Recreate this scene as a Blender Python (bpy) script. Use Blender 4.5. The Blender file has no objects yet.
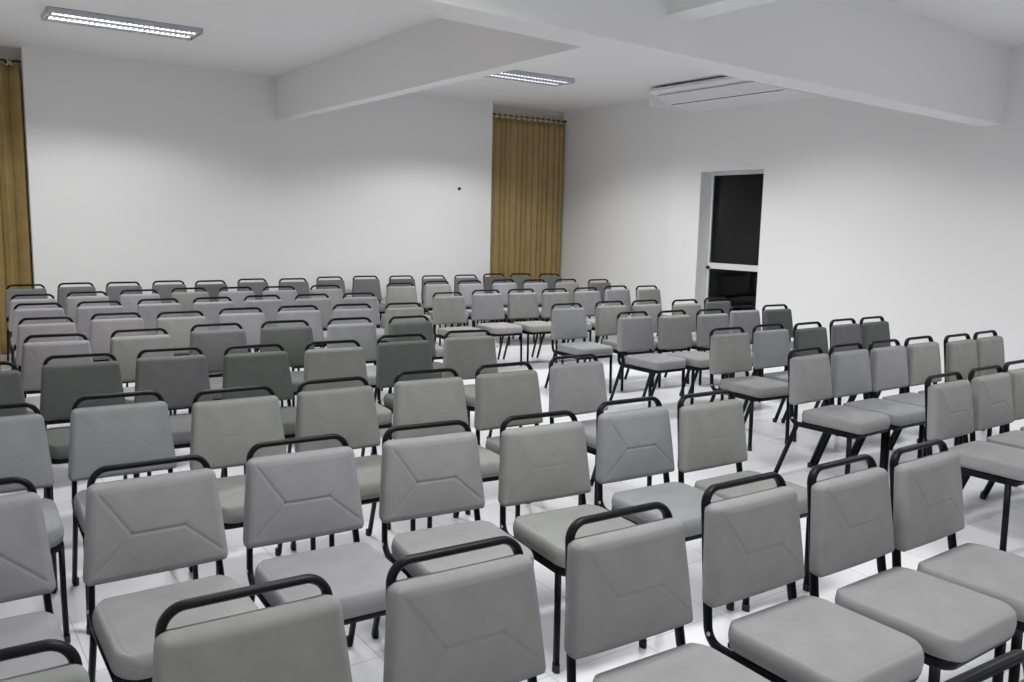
import bpy, bmesh, math, random
from mathutils import Vector, Matrix
random.seed(7)
C = bpy.context.scene.collection
PI = math.pi

# ------------------------------------------------------------------ materials
def srgb(r, g, b):
    f = lambda c: (c/255/12.92) if c/255 <= .04045 else ((c/255+.055)/1.055)**2.4
    return (f(r), f(g), f(b), 1)

def mat(name, col, rough=.5, metal=0.0, bump=None, mottle=None, spec=.5, coat=0):
    m = bpy.data.materials.new(name); m.use_nodes = True
    nt = m.node_tree; b = nt.nodes['Principled BSDF']
    b.inputs['Base Color'].default_value = col
    b.inputs['Roughness'].default_value = rough
    b.inputs['Metallic'].default_value = metal
    b.inputs['Specular IOR Level'].default_value = spec
    b.inputs['Coat Weight'].default_value = coat
    tc = nt.nodes.new('ShaderNodeTexCoord')
    if mottle:
        sc, amt = mottle
        n = nt.nodes.new('ShaderNodeTexNoise'); n.inputs['Scale'].default_value = sc; n.inputs['Detail'].default_value = 4
        nt.links.new(tc.outputs['Object'], n.inputs['Vector'])
        r = nt.nodes.new('ShaderNodeMapRange'); r.inputs['From Min'].default_value = .3; r.inputs['From Max'].default_value = .7
        r.inputs['To Min'].default_value = 1-amt; r.inputs['To Max'].default_value = 1+amt
        nt.links.new(n.outputs['Fac'], r.inputs['Value'])
        mx = nt.nodes.new('ShaderNodeVectorMath'); mx.operation = 'SCALE'
        mx.inputs[0].default_value = col[:3]
        nt.links.new(r.outputs['Result'], mx.inputs['Scale'])
        nt.links.new(mx.outputs['Vector'], b.inputs['Base Color'])
    if bump:
        sc, st = bump
        n = nt.nodes.new('ShaderNodeTexNoise'); n.inputs['Scale'].default_value = sc; n.inputs['Detail'].default_value = 3
        nt.links.new(tc.outputs['Object'], n.inputs['Vector'])
        bp = nt.nodes.new('ShaderNodeBump'); bp.inputs['Strength'].default_value = st; bp.inputs['Distance'].default_value = .004
        nt.links.new(n.outputs['Fac'], bp.inputs['Height']); nt.links.new(bp.outputs['Normal'], b.inputs['Normal'])
    return m

def emit(name, col, s):
    m = bpy.data.materials.new(name); m.use_nodes = True
    b = m.node_tree.nodes['Principled BSDF']
    b.inputs['Base Color'].default_value = (.8, .8, .8, 1)
    b.inputs['Emission Color'].default_value = col; b.inputs['Emission Strength'].default_value = s
    return m

M_WALL = mat('white wall paint', (.80, .80, .795, 1), .65, bump=(60, .05))
M_CEIL = mat('white ceiling paint', (.80, .80, .80, 1), .75, bump=(40, .05))
M_RECESS = mat('cream recess paint', (.62, .60, .53, 1), .7)
M_BLACK = mat('black enamelled steel tube', (.004, .004, .005, 1), .42, spec=.15)
M_PAN = mat('black plywood seat pan', (.012, .012, .012, 1), .7)
M_RUBBER = mat('black rubber', (.02, .02, .02, 1), .8)
M_CHROME = mat('zinc screw', (.6, .6, .62, 1), .3, 1.0)
M_WHITE = mat('white plastic', (.78, .78, .78, 1), .4)
M_ALU = mat('white enamelled aluminium', (.70, .70, .70, 1), .35)
M_JAMB = mat('grey painted reveal', (.55, .55, .55, 1), .6)
M_DARK = mat('dark grey plastic', (.03, .03, .03, 1), .7)  # plain dark plastic for plug, slot, brackets and pipe
M_GOLD = mat('brass curtain ring', (.75, .66, .42, 1), .3, .9)
M_ROD = mat('dull bronze curtain rod', (.10, .075, .04, 1), .45, .6)
M_YEL = mat('yellow green earth wire', (.45, .42, .02, 1), .5)
M_CURT = mat('gold brown curtain cloth', srgb(156, 134, 86), .5, mottle=(6, .10), bump=(400, .2))
M_REFL = mat('mirror aluminium reflector', (.85, .85, .87, 1), .25, 1.0)
M_HOUSING = mat('pale grey lamp housing', (.52, .52, .58, 1), .5)
M_TUBE = emit('lit fluorescent tube', (.93, .95, 1, 1), 3.2)

def glass_mat():
    m = bpy.data.materials.new('door glass against the dark'); m.use_nodes = True
    b = m.node_tree.nodes['Principled BSDF']
    b.inputs['Base Color'].default_value = (.9, .92, .9, 1); b.inputs['Roughness'].default_value = .02
    b.inputs['Transmission Weight'].default_value = 1.0; b.inputs['IOR'].default_value = 1.28
    return m
M_GLASS = glass_mat()

def floor_mat():
    m = bpy.data.materials.new('white polished floor tiles'); m.use_nodes = True
    nt = m.node_tree; b = nt.nodes['Principled BSDF']
    tc = nt.nodes.new('ShaderNodeTexCoord')
    br = nt.nodes.new('ShaderNodeTexBrick'); br.offset = 0; br.squash = 1
    br.inputs['Scale'].default_value = 1
    br.inputs['Brick Width'].default_value = .45; br.inputs['Row Height'].default_value = .45
    br.inputs['Mortar Size'].default_value = .003; br.inputs['Mortar Smooth'].default_value = .3
    br.inputs['Color1'].default_value = (.78, .78, .81, 1); br.inputs['Color2'].default_value = (.755, .755, .79, 1)
    br.inputs['Mortar'].default_value = (.52, .52, .53, 1)
    nt.links.new(tc.outputs['Object'], br.inputs['Vector'])
    n = nt.nodes.new('ShaderNodeTexNoise'); n.inputs['Scale'].default_value = 3; n.inputs['Detail'].default_value = 6
    nt.links.new(tc.outputs['Object'], n.inputs['Vector'])
    r = nt.nodes.new('ShaderNodeMapRange'); r.inputs['To Min'].default_value = .93; r.inputs['To Max'].default_value = 1.04
    nt.links.new(n.outputs['Fac'], r.inputs['Value'])
    mx = nt.nodes.new('ShaderNodeVectorMath'); mx.operation = 'SCALE'
    nt.links.new(br.outputs['Color'], mx.inputs[0]); nt.links.new(r.outputs['Result'], mx.inputs['Scale'])
    nt.links.new(mx.outputs['Vector'], b.inputs['Base Color'])
    b.inputs['Roughness'].default_value = .28
    return m
M_FLOOR = floor_mat()

def fabric(name, rgb):
    return mat(name, srgb(*rgb), .92, mottle=(11, .07), bump=(700, .25), spec=.2)
FAB = {
    'W': fabric('warm grey woven upholstery', (142, 141, 141)),
    'L': fabric('lavender grey woven upholstery', (142, 141, 143)),
    'B': fabric('bluish grey woven upholstery', (139, 140, 142)),
    'G': fabric('greenish grey woven upholstery', (137, 138, 135)),
    'O': fabric('olive grey woven upholstery', (129, 129, 125)),
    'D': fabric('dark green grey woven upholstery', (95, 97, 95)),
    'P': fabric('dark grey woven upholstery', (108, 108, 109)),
}
TINT = {'W': 'warm grey', 'L': 'lavender grey', 'B': 'bluish grey', 'G': 'greenish grey', 'O': 'olive grey', 'D': 'dark green-grey', 'P': 'dark grey'}

# ------------------------------------------------------------------ helpers
def link(name, me, m=None, parent=None, smooth=False):
    if m is not None:
        me.materials.clear(); me.materials.append(m)
    if smooth:
        me.polygons.foreach_set('use_smooth', [True]*len(me.polygons))
    o = bpy.data.objects.new(name, me); C.objects.link(o)
    if parent: o.parent = parent
    return o

def mesh(name, V, F):
    me = bpy.data.meshes.new(name); me.from_pydata([tuple(v) for v in V], [], F); me.update()
    bm = bmesh.new(); bm.from_mesh(me); bmesh.ops.recalc_face_normals(bm, faces=bm.faces); bm.to_mesh(me); bm.free()
    return me

def boxes(name, lst, bevel=0, seg=2):
    bm = bmesh.new()
    for (x0, x1, y0, y1, z0, z1) in lst:
        b2 = bmesh.new()
        bmesh.ops.create_cube(b2, size=1, matrix=Matrix.Translation(((x0+x1)/2, (y0+y1)/2, (z0+z1)/2)) @ Matrix.Diagonal((x1-x0, y1-y0, z1-z0, 1)))
        if bevel: bmesh.ops.bevel(b2, geom=list(b2.edges), offset=bevel, segments=seg, affect='EDGES', profile=.6)
        t = bpy.data.meshes.new('t'); b2.to_mesh(t); b2.free(); bm.from_mesh(t); bpy.data.meshes.remove(t)
    me = bpy.data.meshes.new(name); bm.to_mesh(me); bm.free()
    return me

def prism(name, pts, y0, y1):
    """profile of (x, z) points run along y"""
    n = len(pts)
    V = [(x, y0, z) for x, z in pts] + [(x, y1, z) for x, z in pts]
    F = [tuple(range(n)), tuple(range(2*n-1, n-1, -1))] + [(i, (i+1) % n, n+(i+1) % n, n+i) for i in range(n)]
    return mesh(name, V, F)

def rounded(P, r, seg=6):
    """polyline with its inner corners rounded by radius r (a number or one per inner corner)"""
    P = [Vector(p) for p in P]; out = [P[0]]
    for i in range(1, len(P)-1):
        rr = r[i-1] if isinstance(r, (list, tuple)) else r
        a = (P[i-1]-P[i]).normalized(); b = (P[i+1]-P[i]).normalized()
        ang = a.angle(b); d = rr/math.tan(ang/2)
        c = P[i] + (a+b).normalized()*(rr/math.sin(ang/2))
        s, e = P[i]+a*d-c, P[i]+b*d-c
        for k in range(seg+1):
            th = s.angle(e); t = k/seg
            out.append(c + (s*math.sin((1-t)*th) + e*math.sin(t*th))/math.sin(th))
    out.append(P[-1]); return out

def sweep(P, n0, ra, rb, seg=12, cap=True):
    """elliptical tube along P; ra along the transported normal that starts at n0, rb across it"""
    V, F = [], []
    N = Vector(n0); T0 = None
    for i, p in enumerate(P):
        a = P[max(i-1, 0)]; b = P[min(i+1, len(P)-1)]
        T = (b-a).normalized()
        if T0 is not None: N = T0.rotation_difference(T) @ N
        N = (N - T*N.dot(T)).normalized(); W = T.cross(N); T0 = T
        for k in range(seg):
            t = 2*PI*k/seg
            V.append(p + N*ra*math.cos(t) + W*rb*math.sin(t))
    for i in range(len(P)-1):
        for k in range(seg):
            F.append((i*seg+k, i*seg+(k+1) % seg, (i+1)*seg+(k+1) % seg, (i+1)*seg+k))
    if cap:
        F.append(tuple(range(seg-1, -1, -1))); F.append(tuple((len(P)-1)*seg+k for k in range(seg)))
    return V, F

def join(parts):
    V, F = [], []
    for v, f in parts:
        o = len(V); V += list(v); F += [tuple(i+o for i in q) for q in f]
    return V, F

def tag(o, label, cat, group=None):
    o['label'] = label; o['category'] = cat
    if group: o['group'] = group
    return o

def empty(name, loc, rz=0):
    o = bpy.data.objects.new(name, None); C.objects.link(o); o.location = loc; o.rotation_euler = (0, 0, rz)
    o.empty_display_size = .1
    return o

def struct(name, me, m, parent=None):
    o = link(name, me, m, parent)
    if parent is None: o['kind'] = 'structure'
    return o

# ------------------------------------------------------------------ camera
f_px, yaw, pit, rol, CAMZ = 855.094, .617885, .137709, .022116, 1.608
fwd = Vector((math.sin(yaw)*math.cos(pit), math.cos(yaw)*math.cos(pit), -math.sin(pit)))
rt = Vector((math.cos(yaw), -math.sin(yaw), 0)); up = rt.cross(fwd)
r2 = math.cos(rol)*rt + math.sin(rol)*up; u2 = -math.sin(rol)*rt + math.cos(rol)*up
cd = bpy.data.cameras.new('camera'); cam = bpy.data.objects.new('camera', cd); C.objects.link(cam)
cd.sensor_fit = 'HORIZONTAL'; cd.sensor_width = 36; cd.lens = f_px/1024*36; cd.clip_start = .05
cam.matrix_world = Matrix(((r2.x, u2.x, -fwd.x, 0), (r2.y, u2.y, -fwd.y, 0), (r2.z, u2.z, -fwd.z, CAMZ), (0, 0, 0, 1)))
bpy.context.scene.camera = cam

# ------------------------------------------------------------------ the room
ZC, XR, YP, YB, Y0, XL = 3.38, 8.80, 10.95, 11.17, -3.2, -.42
# left wall slants slightly: x = XL at y = Y0 ... to .22 at YB
struct('floor', boxes('floor', [(XL-.6, XR+.8, Y0-.2, YB+.2, -.1, 0)]), M_FLOOR)
struct('ceiling', boxes('ceiling', [(XL-.6, XR+.8, Y0-.2, YB+.2, ZC, ZC+.12)]), M_CEIL)
PX0, PX1 = 1.175, 7.335
struct('wall_back', boxes('wall_back', [(PX0, PX1, YP, YB+.02, 0, ZC)]), M_WALL)
struct('wall_back_recess', boxes('wall_back_recess', [(XL-.6, XR+.3, YB, YB+.15, 0, ZC)]), M_RECESS)
DY0, DY1, DZ = 7.05, 8.085, 2.335          # doorway
STEP = 8.66                               # the far stretch of this wall stands a little further back
struct('wall_right', boxes('wall_right', [
    (XR, XR+.22, Y0, DY0, 0, ZC), (XR, XR+.22, DY0, DY1, DZ, ZC), (XR, XR+.22, DY1, STEP, 0, ZC)]), M_WALL)
struct('wall_right_recess', boxes('wall_right_recess', [(XR+.05, XR+.22, STEP, YB+.1, 0, ZC)]), M_WALL)
wl = boxes('wall_left', [(-.15, 0, 0, 1, 0, ZC)])
for v in wl.vertices:
    y = Y0 if v.co.y < .5 else YB
    v.co.x += XL if v.co.y < .5 else .22
    v.co.y = y
struct('wall_left', wl, M_WALL)
struct('wall_front', boxes('wall_front', [(XL-.6, XR+.3, Y0-.15, Y0, 0, ZC)]), M_WALL)
# beams: the deep one crosses the room, the shallower one runs to the back wall and carries on this side
BZ = 2.655                                # the deep beam runs a little askew to the back wall
bm_ = boxes('ceiling_beam', [(XL-.2, XR+.02, 0, 1, BZ, ZC+.02)], .006)
by0 = lambda x: 3.59+.0715*x
by1 = lambda x: 3.87+.0670*x
for v in bm_.vertices: v.co.y = by0(v.co.x)*(1-v.co.y)+by1(v.co.x)*v.co.y
struct('ceiling_beam', bm_, M_WALL)
struct('ceiling_beam', boxes('ceiling_beam', [(4.00, 4.16, by1(4.08)-.02, YP+.02, 2.845, ZC+.02)], .006), M_WALL)
struct('ceiling_beam', boxes('ceiling_beam', [(3.84, 4.06, Y0, by0(3.95)+.02, 2.865, ZC+.02)], .006), M_WALL)

# doorway: white frame, glazed leaf set back in the wall, near-black hall behind
d = empty('door_1', (0, 0, 0)); d['kind'] = 'structure'
fr = [(XR+.165, XR+.219, DY0, DY0+.02, 0, DZ), (XR+.165, XR+.219, DY1-.02, DY1, 0, DZ), (XR+.165, XR+.219, DY0+.02, DY1-.02, DZ-.02, DZ)]
link('door_frame', boxes('door_frame', fr), M_ALU, d)
a0, a1 = DY0+.02, DY1-.02
LX0, LX1 = XR+.178, XR+.216
leaf = link('door_leaf', boxes('door_leaf', [
    (LX0, LX1, a1-.045, a1, .01, DZ-.02), (LX0, LX1, a0, a0+.045, .01, DZ-.02),
    (LX0, LX1, a0+.045, a1-.045, DZ-.042, DZ-.02), (LX0, LX1, a0+.045, a1-.045, 1.045, 1.125), (LX0, LX1, a0+.045, a1-.045, .01, .16)], .003), M_ALU, d)
link('glass_pane', boxes('glass_pane', [(LX0+.016, LX0+.022, a0+.04, a1-.04, 1.12, DZ-.04)]), M_GLASS, leaf)
link('glass_pane', boxes('glass_pane', [(LX0+.016, LX0+.022, a0+.04, a1-.04, .155, 1.05)]), M_GLASS, leaf)
V, F = sweep(rounded([(LX0, a1-.028, 1.06), (LX0-.045, a1-.028, 1.06), (LX0-.045, a1-.10, 1.06)], .012), (0, 0, 1), .009, .009)
V2, F2 = sweep([Vector((LX0-.008, a1-.028, 1.06)), Vector((LX0, a1-.028, 1.06))], (0, 0, 1), .024, .024, 16)
link('door_handle', mesh('door_handle', *join([(V, F), (V2, F2)])), M_BLACK, leaf, True)
# unlit hall beyond the door: its darkness is painted into near-black walls
M_NIGHT = mat('hall wall painted dark as unlit', (.022, .024, .022, 1), .8)
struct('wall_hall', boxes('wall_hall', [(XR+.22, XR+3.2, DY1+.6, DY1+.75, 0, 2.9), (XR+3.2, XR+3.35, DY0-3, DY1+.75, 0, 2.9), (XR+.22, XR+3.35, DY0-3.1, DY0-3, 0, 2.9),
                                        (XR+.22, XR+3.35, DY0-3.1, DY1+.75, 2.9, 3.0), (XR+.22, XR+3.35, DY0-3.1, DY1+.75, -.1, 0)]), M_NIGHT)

# light switch by the door
s = empty('light_switch', (XR, 8.33, 1.38))
link('plate', boxes('plate', [(-.010, 0, -.04, .04, -.06, .06)], .003), M_WHITE, s)
link('rocker', boxes('rocker', [(-.015, -.009, -.012, .012, -.022, .022)], .002), M_ALU, s)
tag(s, 'small white light switch on the white wall beside the glazed door', 'light switch')
# dark plug on the back wall
V, F = sweep([Vector((0, 0, 0)), Vector((0, -.018, 0)), Vector((0, -.02, 0))], (1, 0, 0), .022, .022, 16)
o = link('wall_plug', mesh('wall_plug', V, F), M_DARK, None, False); o.location = (6.76, YP, 2.085)
tag(o, 'small dark round plug high on the white back wall near the gold curtain', 'wall plug')

# ------------------------------------------------------------------ curtains
def curtain(name, x0, x1, yc, zb, zt, folds, label, flare=0.0, amp=.098):
    root = empty(name, ((x0+x1)/2, yc, 0)); cx = (x0+x1)/2
    nu, nv = folds*14, 26
    V, F = [], []
    rnd = random.Random(folds)
    ph = [rnd.uniform(-.5, .5) for _ in range(folds+2)]
    for j in range(nv+1):
        t = j/nv; z = zt-(zt-zb)*t
        for i in range(nu+1):
            u = i/nu; k = u*folds
            w = ph[int(k)]*(1-(k % 1))+ph[int(k)+1]*(k % 1)
            a = (k + .13*math.sin(k*1.75+folds))*2*PI + w*.9*t
            am = amp*(.75+.35*t)*(1+.8*w)
            y = am*math.sin(a) + .012*t*math.sin(k*1.3+2*t)
            x = x0+(x1-x0)*u + .010*math.sin(2*a)*1.0 + flare*t**2.2*(u-.35)
            V.append((x-cx, y, z))
    for j in range(nv):
        for i in range(nu):
            p = j*(nu+1)+i; F.append((p, p+1, p+nu+2, p+nu+1))
    me = mesh('cloth_panel', V, F)
    o = link('cloth_panel', me, M_CURT, root, True)
    sm = o.modifiers.new('thickness', 'SOLIDIFY'); sm.thickness = .004
    # grommets where the cloth crosses the rod
    zr = zt+.038
    ring = bpy.data.meshes.new('grommet'); bm = bmesh.new()
    R_, r_ = .030, .008
    vs = [[bm.verts.new((r_*math.sin(b)*.7, (R_+r_*math.cos(b))*math.cos(a), (R_+r_*math.cos(b))*math.sin(a))) for b in [2*PI*q/8 for q in range(8)]] for a in [2*PI*q/18 for q in range(18)]]
    for a in range(18):
        for b in range(8):
            bm.faces.new((vs[a][b], vs[(a+1) % 18][b], vs[(a+1) % 18][(b+1) % 8], vs[a][(b+1) % 8]))
    bmesh.ops.recalc_face_normals(bm, faces=bm.faces); bm.to_mesh(ring); bm.free()
    for k in range(folds):
        for h in (0.0, .5):
            g = link('grommet', ring, None, root, True)
            if not ring.materials: ring.materials.append(M_GOLD)
            g.location = (x0+(x1-x0)*(k+h)/folds-cx, 0, zr-.018)
            g.rotation_euler = (0, 0, math.radians(62 if h == 0 else -62))
    tag(root, label, 'curtain', 'gold brown curtains')
    return root, zr

def rod(x0, x1, y, z, label):
    r = empty('curtain_rod', ((x0+x1)/2, y, z)); cx = (x0+x1)/2
    V, F = sweep([Vector((x0-cx, 0, 0)), Vector((x1-cx, 0, 0))], (0, 0, 1), .012, .012, 14)
    link('pole', mesh('pole', V, F), M_ROD, r, True)
    for x in (x0, x1):
        e = -1 if x == x0 else 1
        V, F = sweep([Vector((x-cx+e*q, 0, 0)) for q in (0, .012, .03, .04)], (0, 0, 1), .017, .017, 14)
        link('finial', mesh('finial', V, F), M_ROD, r, True)
    for x in (x0+.1, x1-.1):
        V, F = sweep([Vector((x-cx, 0, 0)), Vector((x-cx, YB-y, 0))], (0, 0, 1), .008, .008, 8)
        V2, F2 = sweep([Vector((x-cx, YB-y-.008, 0)), Vector((x-cx, YB-y, 0))], (0, 0, 1), .028, .028, 14)
        link('bracket', mesh('bracket', *join([(V, F), (V2, F2)])), M_ROD, r, True)
    tag(r, label, 'curtain rod', 'curtain rods')

_, zr = curtain('curtain', PX1+.03, XR+.025, YB-.085, .03, 3.20, 14, 'gold brown pleated curtain hanging in the corner beside the side wall', amp=.023)
rod(PX1+.03, XR+.02, YB-.085, zr, 'bronze rod holding the corner curtain with its row of brass rings')
_, zr = curtain('curtain', .30, PX0-.006, YB-.085, .03, 3.20, 6, 'gold brown curtain filling the recess at the far left end of the back wall', flare=.0, amp=.05)
rod(.34, PX0-.02, YB-.085, zr, 'short bronze rod at the far left end of the back wall')
# a third one hangs along the left wall; only its edge shows
c3, zr = curtain('curtain', 0, .9, 0, .03, 3.1, 6, 'gold curtain hanging along the left side wall, only a sliver of it showing', flare=.12, amp=.05)
c3.rotation_euler = (0, 0, PI/2); c3.location = (.375, 6.3, 0)

# ------------------------------------------------------------------ lamps
def lamp_nodes(ld):
    # photometric profile of a louvred twin tube lamp: widest at about 45-55 degrees, cut off beyond about 65
    ld.use_nodes = True; nt = ld.node_tree; em = nt.nodes['Emission']
    g = nt.nodes.new('ShaderNodeNewGeometry'); d = nt.nodes.new('ShaderNodeVectorMath'); d.operation = 'DOT_PRODUCT'
    nt.links.new(g.outputs['Incoming'], d.inputs[0]); nt.links.new(g.outputs['Normal'], d.inputs[1])
    ab = nt.nodes.new('ShaderNodeMath'); ab.operation = 'ABSOLUTE'; nt.links.new(d.outputs['Value'], ab.inputs[0])
    r = nt.nodes.new('ShaderNodeValToRGB'); el = r.color_ramp.elements
    el[0].position = 0; el[0].color = (.012,)*3+(1,); el[1].position = 1; el[1].color = (.95,)*3+(1,)
    for p, v in ((.33, .017), (.47, .62), (.56, .72), (.75, .84)):
        e = el.new(p); e.color = (v, v, v, 1)
    nt.links.new(ab.outputs[0], r.inputs['Fac'])
    m = nt.nodes.new('ShaderNodeMath'); m.operation = 'MULTIPLY'; m.inputs[1].default_value = 1.5
    nt.links.new(r.outputs['Color'], m.inputs[0]); nt.links.new(m.outputs[0], em.inputs['Strength'])

def lamp(x0, x1, y0, y1, zc, label, power=1.0):
    cx, cy = (x0+x1)/2, (y0+y1)/2
    r = empty('ceiling_lamp', (cx, cy, zc)); L, W, H = x1-x0, y1-y0, .05
    hx, hy, t = L/2, W/2, .004
    link('housing', boxes('housing', [(-hx, hx, -hy, -hy+t, -H, 0), (-hx, hx, hy-t, hy, -H, 0), (-hx, -hx+t, -hy, hy, -H, 0), (hx-t, hx, -hy, hy, -H, 0), (-hx, hx, -hy, hy, -.004, 0)]), M_HOUSING, r)
    # two curved mirror troughs
    for s in (-1, 1):
        yc = s*hy/2; V, F = [], []
        n = 10
        for i in range(n+1):
            a = -1+2*i/n
            V += [(-hx+.01, yc+a*(hy/2-.006), -.012-.032*a*a), (hx-.01, yc+a*(hy/2-.006), -.012-.032*a*a)]
        for i in range(n): F.append((2*i, 2*i+2, 2*i+3, 2*i+1))
        link('reflector', mesh('reflector', V, F), M_REFL, r, True)
        V, F = sweep([Vector((-hx+.05, yc, -.030)), Vector((hx-.05, yc, -.030))], (0, 0, 1), .013, .013, 12)
        link('fluorescent_tube', mesh('fluorescent_tube', V, F), M_TUBE, r, True)
        nb = 26
        bl = [(-hx+.04+(L-.08)*k/nb-.002, -hx+.04+(L-.08)*k/nb+.002, yc-hy/2+.008, yc+hy/2-.008, -H+.002, -.016) for k in range(nb+1)]
        lo = link('louvre', boxes('louvre', bl), M_HOUSING, r)
    tag(r, label, 'ceiling lamp', 'twin tube louvred ceiling lamps')
    ld = bpy.data.lights.new('lamp_light', 'AREA'); ld.shape = 'RECTANGLE'; ld.size = L-.05; ld.size_y = W-.05
    ld.energy = 50*power; ld.color = (1.0, 1.0, 1.0); lamp_nodes(ld)
    lo = bpy.data.objects.new('lamp_light', ld); C.objects.link(lo); lo.parent = r; lo.location = (0, 0, -H-.012)
    return r

LAMPS = [
    (1.14, 2.46, 8.68, 9.10, 'lit twin tube ceiling lamp over the side of the left curtain', 1.02),
    (5.53, 6.88, 8.47, 8.86, 'lit twin tube ceiling lamp before the corner curtain, beyond both beams', 1.38),
    (1.14, 2.46, 5.75, 6.15, '', 1.2), (5.66, 6.97, 5.75, 6.15, '', 1.12),
    (1.14, 2.46, 2.0, 2.4, '', 1.15), (5.66, 6.97, 2.0, 2.4, '', 0.85),
    (1.14, 2.46, -1.2, -.8, '', 0.7), (5.66, 6.97, -1.2, -.8, '', 0.6),
]
for q in LAMPS:
    lamp(q[0], q[1], q[2], q[3], ZC, q[4] or 'lit twin tube ceiling lamp out of view between the beams', q[5])

# ------------------------------------------------------------------ ceiling air conditioner
AX0, AX1, AY0, AY1 = 7.95, XR-.002, 6.30, 8.28
ac = empty('air_conditioner', (0, 0, 0))
zt, zb = ZC-.03, 3.13
prof = [(AX1, zt), (AX1, zb), (AX0+.46, zb+.045), (AX0+.36, zb+.055), (AX0+.06, zt-.06), (AX0, zt-.04), (AX0+.02, zt)]
link('body', prism('body', prof, AY0, AY1), M_WHITE, ac)
# louvre blades in the sloping front outlet
for k, (x, z, ln) in enumerate([(AX0+.26, zb+.085, .055), (AX0+.15, zb+.118, .055)]):
    V = boxes('air_flap', [(-.004, .004, AY0+.06, AY1-.06, -ln, ln)], .002)
    o = link('air_flap', V, M_ALU, ac); o.location = (x-.008, 0, z-.006); o.rotation_euler = (0, math.radians(-68), 0)
link('outlet_slot', boxes('outlet_slot', [(-.002, .002, AY0+.05, AY1-.05, -.006, .006)]), M_DARK, ac).location = (AX0+.375, 0, zb+.052)
link('end_cap', boxes('end_cap', [(AX0+.03, AX1, AY1, AY1+.018, zb+.008, zt)], .008), M_WHITE, ac)
link('end_cap', boxes('end_cap', [(AX0+.03, AX1, AY0-.018, AY0, zb+.008, zt)], .008), M_WHITE, ac)
link('bracket', boxes('bracket', [(AX0+.1, AX1-.05, AY0+.15, AY0+.19, zt-.01, ZC), (AX0+.1, AX1-.05, AY1-.19, AY1-.15, zt-.01, ZC)]), M_DARK, ac)
V, F = sweep(rounded([(AX1-.12, AY0+.02, zb+.09), (AX1-.12, AY0-.07, zb+.09), (AX1-.12, AY0-.09, zb+.14), (AX1-.02, AY0-.09, zb+.16)], .02), (0, 0, 1), .009, .009)
link('earth_wire', mesh('earth_wire', V, F), M_YEL, ac, True)
V, F = sweep(rounded([(AX1-.06, AY0+.02, zb+.04), (AX1-.06, AY0-.08, zb+.04), (AX1-.0, AY0-.08, zb+.04)], .02), (0, 0, 1), .017, .017)
link('drain_pipe', mesh('drain_pipe', V, F), M_DARK, ac, True)
tag(ac, 'white ceiling mounted air conditioner under the ceiling behind the deep beam', 'air conditioner')

# ------------------------------------------------------------------ the chair
# local frame: x to the side, -y to the front, z up; y = 0 under the top bar
BW_T, BW_B = .171, .194
def up_y(z): return -(.831-z)/(.831-.37)*.058
def cushion_mesh(name, hw, h, T, R, crown, rc, segs, gd, hollow=0.0, ring=None):
    """slab outline hw(t) half width over 0..h; front bulges to depth T with a rolled edge of radius R; stitched grooves along segs"""
    def lst(L, step):
        e = [0, .0015, .004, .0075, .012, .017, .023]
        n = max(2, int((L-2*e[-1])/step)); m = [e[-1]+(L-2*e[-1])*k/n for k in range(1, n)]
        return e + m + [L-q for q in reversed(e)]
    Wm = max(hw(0), hw(h))
    us = [q/Wm-1 for q in lst(2*Wm, .0048)]; ts = lst(h, .0048)
    nu, nt = len(us), len(ts)
    def eff(t):
        w = hw(t); dv = min(t, h-t)
        if dv < rc: w = w-rc+math.sqrt(max(rc*rc-(rc-dv)**2, 0))
        return w
    def dseg(s, t, a, b):
        ax, ay = a; bx, by = b; dx, dy = bx-ax, by-ay
        k = max(0, min(1, ((s-ax)*dx+(t-ay)*dy)/(dx*dx+dy*dy)))
        return math.hypot(s-ax-k*dx, t-ay-k*dy)
    front, back = [], []
    for t in ts:
        w = eff(t)
        for u in us:
            s = u*w
            e = min(w-abs(s), min(t, h-t)+.0) if True else 0
            roll = 1-math.sqrt(max(0, 1-min(1, e/R))**2*1.0) if False else math.sqrt(max(0, 1-(1-min(1, e/R))**2))
            dd = T*(.42+.58*roll) + crown*(1-(s/Wm)**2)*math.sin(PI*t/h)**.8
            for a, b, g in segs:
                q = dseg(s, t, a, b)
                if q < .02: dd -= g*gd*math.exp(-(q/.0028)**2)
            if ring:
                q = abs(e-ring)
                dd -= .45*gd*math.exp(-(q/.0028)**2)
            front.append((s, t, dd)); back.append((s*.985, h/2+(t-h/2)*.985, -hollow))
    F = []
    for j in range(nt-1):
        for i in range(nu-1):
            p = j*nu+i; F.append((p, p+1, p+nu+1, p+nu))
    n = nu*nt
    ringv = [i for i in range(nu)] + [j*nu+nu-1 for j in range(1, nt)] + [(nt-1)*nu+i for i in range(nu-2, -1, -1)] + [j*nu for j in range(nt-2, 0, -1)]
    V = front + [back[i] for i in ringv]
    m = len(ringv)
    for k in range(m):
        F.append((ringv[k], n+k, n+(k+1) % m, ringv[(k+1) % m]))
    F.append(tuple(n+k for k in range(m)))
    return V, F

def tilt_back(V):
    z0 = .496; out = []
    for s, t, d_ in V:
        z = z0+t
        y = up_y(z) - .013
        # concave across so that the sitter's back fits, and leaning with the tubes
        out.append((s, y-d_ + .004*(s/.2)**2, z))
    return out

hB = .300
NL, NR = (-.078, .145), (.078, .145)
segs = [(NL, NR, 1), (NL, (-.165, .276), 1), (NL, (-.185, .035), .55), (NR, (.165, .276), .45), (NR, (.19, .045), 1)]
hwB = lambda t: .2175-.0285*(t/hB)
def back_mesh(name, gd):
    V, F = cushion_mesh(name, hwB, hB, .048, .021, .012, .024, segs, gd, ring=.017)
    return mesh(name, tilt_back(V), F)
ME_BACK = back_mesh('backrest', .0034); ME_BACK_PLAIN = back_mesh('backrest', .0009)

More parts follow.
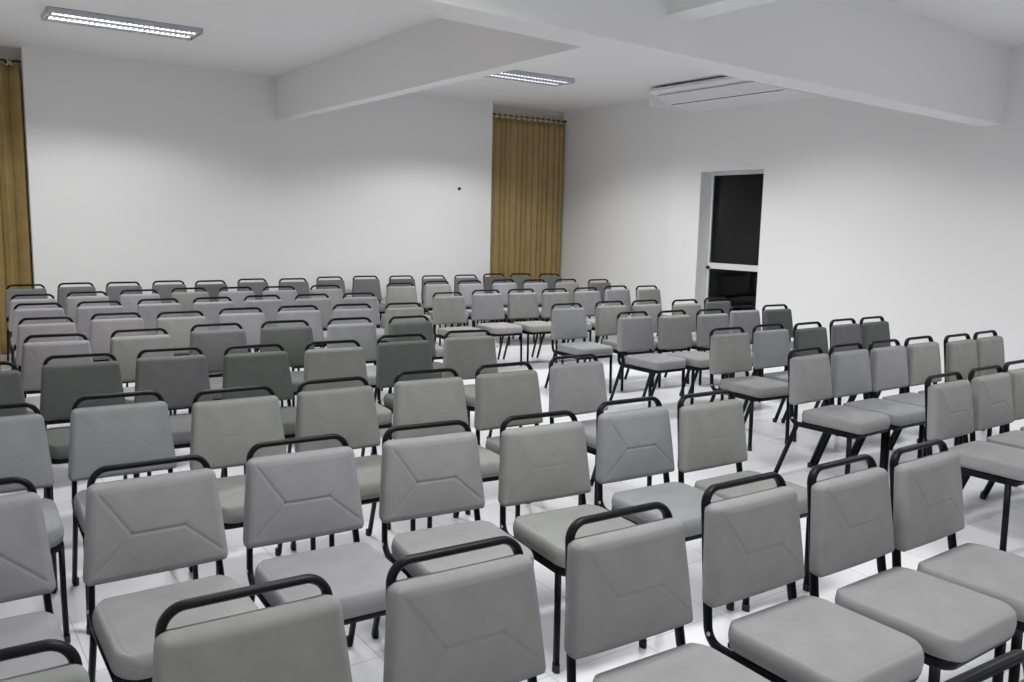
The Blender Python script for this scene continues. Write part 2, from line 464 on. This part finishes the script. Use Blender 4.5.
hwS = lambda t: .210
def seat_mesh():
    V, F = cushion_mesh('seat', hwS, .418, .064, .017, .010, .074, [], .0075, ring=.021)
    out = []
    for s, t, d_ in V:
        y = -.112-t          # t runs to the front
        z = .404+d_ - .008*max(0, (t-.33)/.075)**2
        # the slack cover puckers along the side below the seam
        if .004 < d_ < .05: z += .0026*math.sin(s*70+t*55)*math.sin(d_*90)
        out.append((s, y, z))
    return mesh('seat', out, F)
ME_SEAT = seat_mesh()

# the tube: front of one rail, back, up, across the top, down and forward again
ra, rb = .0105, .0165
zr_ = .381
P = [(-.197, -.470, zr_), (-.197, -.068, zr_), (-BW_T, -.000, .8305), (BW_T, -.000, .8305), (.197, -.068, zr_), (.197, -.470, zr_)]
ME_TUBE = mesh('back_frame', *sweep(rounded(P, [.06, .050, .050, .06], 9), (1, 0, 0), ra, rb, 12))
# front rail with its rounded corners, cross bar and the board under the cushion
P = [(-.197, -.43, zr_), (-.197, -.505, zr_), (.197, -.505, zr_), (.197, -.43, zr_)]
fv = sweep(rounded(P, .045, 8), (1, 0, 0), ra, rb, 12)
cv = sweep([Vector((-.197, -.16, zr_)), Vector((.197, -.16, zr_))], (0, 1, 0), .009, .012, 10)
bm_ = boxes('seat_frame', [(-.185, .185, -.492, -.13, .391, .407)], .003)
bv = ([v.co.copy() for v in bm_.vertices], [tuple(p.vertices) for p in bm_.polygons])
ME_SFRAME = mesh('seat_frame', *join([fv, cv, bv]))
def leg_mesh(sx, front):
    x = .197*sx
    if front:
        return mesh('leg', *sweep([Vector((x, -.470, .374)), Vector((x, -.474, .20)), Vector((x*1.01, -.478, .012))], (1, 0, 0), .0105, .0165, 12))
    return mesh('leg', *sweep(rounded([(x, -.105, .374), (x*1.0, -.085, .32), (x*1.03, .030, .012)], .05), (1, 0, 0), .0105, .0165, 12))
def cap_mesh(sx, front):
    x, y = (.199*sx, -.478) if front else (.197*sx, .032)
    V, F = sweep([Vector((x, y, q)) for q in (0, .004, .03)], (1, 0, 0), .0125, .0185, 12)
    return mesh('foot_cap', V, F)
ME_LEGS = [leg_mesh(sx, fr_) for fr_ in (True, False) for sx in (-1, 1)]
ME_CAPS = [cap_mesh(sx, fr_) for fr_ in (True, False) for sx in (-1, 1)]
bolts = []
for sx in (-1, 1):
    V, F = sweep([Vector((sx*.2045, -.075, .415)), Vector((sx*.208, -.075, .415))], (0, 0, 1), .0065, .0065, 10)
    bolts.append(mesh('bolt', V, F))
for me, m in [(ME_BACK, FAB['W']), (ME_BACK_PLAIN, FAB['W']), (ME_SEAT, FAB['W']), (ME_TUBE, M_BLACK), (ME_SFRAME, M_BLACK)] + [(q, M_BLACK) for q in ME_LEGS] + [(q, M_RUBBER) for q in ME_CAPS] + [(q, M_CHROME) for q in bolts]:
    me.materials.append(m); me.polygons.foreach_set('use_smooth', [True]*len(me.polygons))

def child(name, me, parent, m=None):
    o = bpy.data.objects.new(name, me); C.objects.link(o); o.parent = parent
    if m is not None:
        o.material_slots[0].link = 'OBJECT'; o.material_slots[0].material = m
    return o

def chair(x, y, deg, tint, label, detail, seam):
    r = empty('stacking_chair', (x, y, 0), math.radians(deg))
    tag(r, label, 'chair', 'grey padded stacking chairs')
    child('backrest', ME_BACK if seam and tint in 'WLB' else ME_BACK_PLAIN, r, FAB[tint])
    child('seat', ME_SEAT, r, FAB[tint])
    fr_ = child('back_frame', ME_TUBE, r)
    child('seat_frame', ME_SFRAME, r)
    for k in range(4):
        lg = child('leg', ME_LEGS[k], r)
        if detail: child('foot_cap', ME_CAPS[k], lg)
    if detail:
        for b in bolts: child('bolt', b, fr_)
    return r

ROWS = {
    'a': [(1.036, 10.454, -0.5), (1.535, 10.560, 2.1), (2.019, 10.542, 1.5), (2.527, 10.596, 1.0), (2.985, 10.498, 0.7), (3.542, 10.647, -1.0), (4.043, 10.567, -3.4), (4.617, 10.738, -2.8), (5.151, 10.762, -4.9), (5.655, 10.671, -3.8), (6.125, 10.585, -4.1), (6.671, 10.594, -5.3), (7.238, 10.697, -4.8), (7.693, 10.642, -4.2), (8.121, 10.474, -5.7)],
    'b': [(0.965, 9.184, -2.5), (1.451, 9.328, -2.1), (1.951, 9.403, -1.6), (2.471, 9.486, -1.7), (2.951, 9.425, -1.5), (3.427, 9.385, -4.1), (3.978, 9.379, -2.6), (4.992, 9.444, -4.6), (5.600, 9.599, -1.9), (6.070, 9.543, -1.5), (6.614, 9.548, -1.0), (7.042, 9.416, -2.5), (7.542, 9.347, -3.0), (8.005, 9.189, -2.0)],
    'c': [(0.903, 8.265, -1.0), (1.384, 8.278, -1.3), (1.891, 8.332, -0.2), (2.379, 8.310, -0.3), (2.876, 8.349, -2.0), (3.379, 8.306, -0.8), (3.887, 8.280, -1.8), (4.823, 8.027, -1.4), (5.418, 8.165, -3.4), (5.887, 8.124, -2.9), (6.315, 8.034, -2.5), (6.800, 8.035, -1.2), (7.390, 8.142, -2.6), (7.807, 8.011, -1.5)],
    'd': [(0.826, 7.121, -2.0), (1.326, 7.236, -2.6), (1.792, 7.160, -1.6), (2.308, 7.242, -3.3), (2.816, 7.247, -3.7), (3.316, 7.207, -6.5), (3.799, 7.126, -3.6), (5.251, 6.481, -2.9), (5.825, 6.501, -2.2), (6.275, 6.454, -1.3), (6.739, 6.332, -2.2), (7.298, 6.400, -0.0)],
    'e': [(0.757, 6.091, -5.0), (1.268, 6.148, -0.2), (1.809, 6.230, -3.8), (2.311, 6.210, -4.2), (2.827, 6.189, -3.2), (3.310, 6.111, -0.3), (5.313, 5.617, -0.8), (5.739, 5.545, 0.7), (6.187, 5.482, -1.6), (6.770, 5.587, -3.0), (7.204, 5.531, -2.8)],
    'f': [(0.265, 5.078, -3.0), (0.755, 5.163, -3.9), (1.232, 5.173, -4.9), (1.699, 5.088, -2.4), (2.187, 5.041, -4.5), (2.722, 5.124, -2.7), (3.254, 5.129, -8.2), (5.164, 4.396, -3.4), (5.669, 4.405, -1.5), (6.102, 4.346, 0.7), (6.639, 4.377, 0.7), (7.077, 4.374, 1.0)],
    'g': [(0.233, 3.923, -2.5), (0.718, 3.938, -2.8), (1.180, 3.822, -3.0), (1.661, 3.827, -2.1), (2.181, 3.830, -4.8), (2.660, 3.812, -3.0), (3.196, 3.865, -0.0), (4.756, 3.390, 2.2), (5.202, 3.390, -0.2), (5.639, 3.376, -0.2), (6.077, 3.369, 0.4), (6.510, 3.310, 0.9), (6.947, 3.314, 1.8)],
    'h': [(0.093, 2.811, -1.5), (0.593, 2.794, -0.6), (1.093, 2.825, -3.1), (1.596, 2.794, -6.6), (2.076, 2.718, -5.3), (2.603, 2.748, -3.3), (3.035, 2.685, -2.0), (4.614, 2.398, 0.6), (5.089, 2.405, 0.2), (5.534, 2.425, 0.0)],
    'i': [(0.038, 1.675, -2.5), (0.542, 1.701, -2.1), (1.034, 1.665, -3.0), (1.549, 1.654, -2.4), (2.081, 1.670, -1.3), (2.544, 1.638, 0.1), (2.986, 1.618, 0.9)],
    'j': [(1.520, 0.675, -3.0)],
}
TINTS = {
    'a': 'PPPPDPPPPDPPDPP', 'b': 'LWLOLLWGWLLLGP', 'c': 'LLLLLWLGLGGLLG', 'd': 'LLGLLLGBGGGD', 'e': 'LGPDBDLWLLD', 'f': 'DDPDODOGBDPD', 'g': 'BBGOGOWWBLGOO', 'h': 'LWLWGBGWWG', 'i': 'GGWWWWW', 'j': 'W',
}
# left block is counted from the front row; where the aisle splits a row
SPLIT = {'a': 15, 'b': 7, 'c': 7, 'd': 7, 'e': 6, 'f': 7, 'g': 7, 'h': 7, 'i': 7, 'j': 1}
ORD = ['first', 'second', 'third', 'fourth', 'fifth', 'sixth', 'seventh', 'eighth', 'ninth', 'tenth', 'eleventh', 'twelfth', 'thirteenth', 'fourteenth', 'fifteenth']
LEFTROW = {'i': 'front row', 'h': 'second row from front', 'g': 'third row from front', 'f': 'fourth row from front', 'e': 'fifth row from front', 'd': 'sixth row from front', 'c': 'seventh row from front', 'b': 'eighth row from front'}
RIGHTROW = {'h': 'front row', 'g': 'second row from front', 'f': 'third row from front', 'e': 'fourth row from front', 'd': 'fifth row from front', 'c': 'sixth row from front', 'b': 'seventh row from front'}
for k, row in ROWS.items():
    n = len(row)
    for q, (x, y, a) in enumerate(row):
        t = TINTS[k][q]; sp = SPLIT[k]
        if k == 'j': lab = 'padded chair cut by the bottom right corner, only its black top bar showing'
        elif k == 'a': lab = f'{TINT[t]} padded chair against the back wall, {ORD[q]} from the left in that last row'
        elif q < sp: lab = f'{TINT[t]} padded chair with black frame, {ORD[q]} from left, {LEFTROW[k]}, left block'
        else: lab = f'{TINT[t]} padded chair with black frame, {ORD[q-sp]} from aisle, {RIGHTROW[k]}, right block'
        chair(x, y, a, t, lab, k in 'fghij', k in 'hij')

# ------------------------------------------------------------------ world, view
w = bpy.data.worlds.new('night'); bpy.context.scene.world = w; w.use_nodes = True
w.node_tree.nodes['Background'].inputs['Color'].default_value = (.004, .004, .005, 1)
bpy.context.view_layer.update()
sc = bpy.context.scene
sc.view_settings.view_transform = 'Standard'; sc.view_settings.look = 'None'
sc.view_settings.gamma = 1; sc.view_settings.use_curve_mapping = False
sc.view_settings.exposure = 0.0
sc.cycles.max_bounces = 8; sc.cycles.diffuse_bounces = 5; sc.cycles.glossy_bounces = 3
sc.cycles.use_denoising = True
sc.cycles.caustics_reflective = False; sc.cycles.caustics_refractive = False
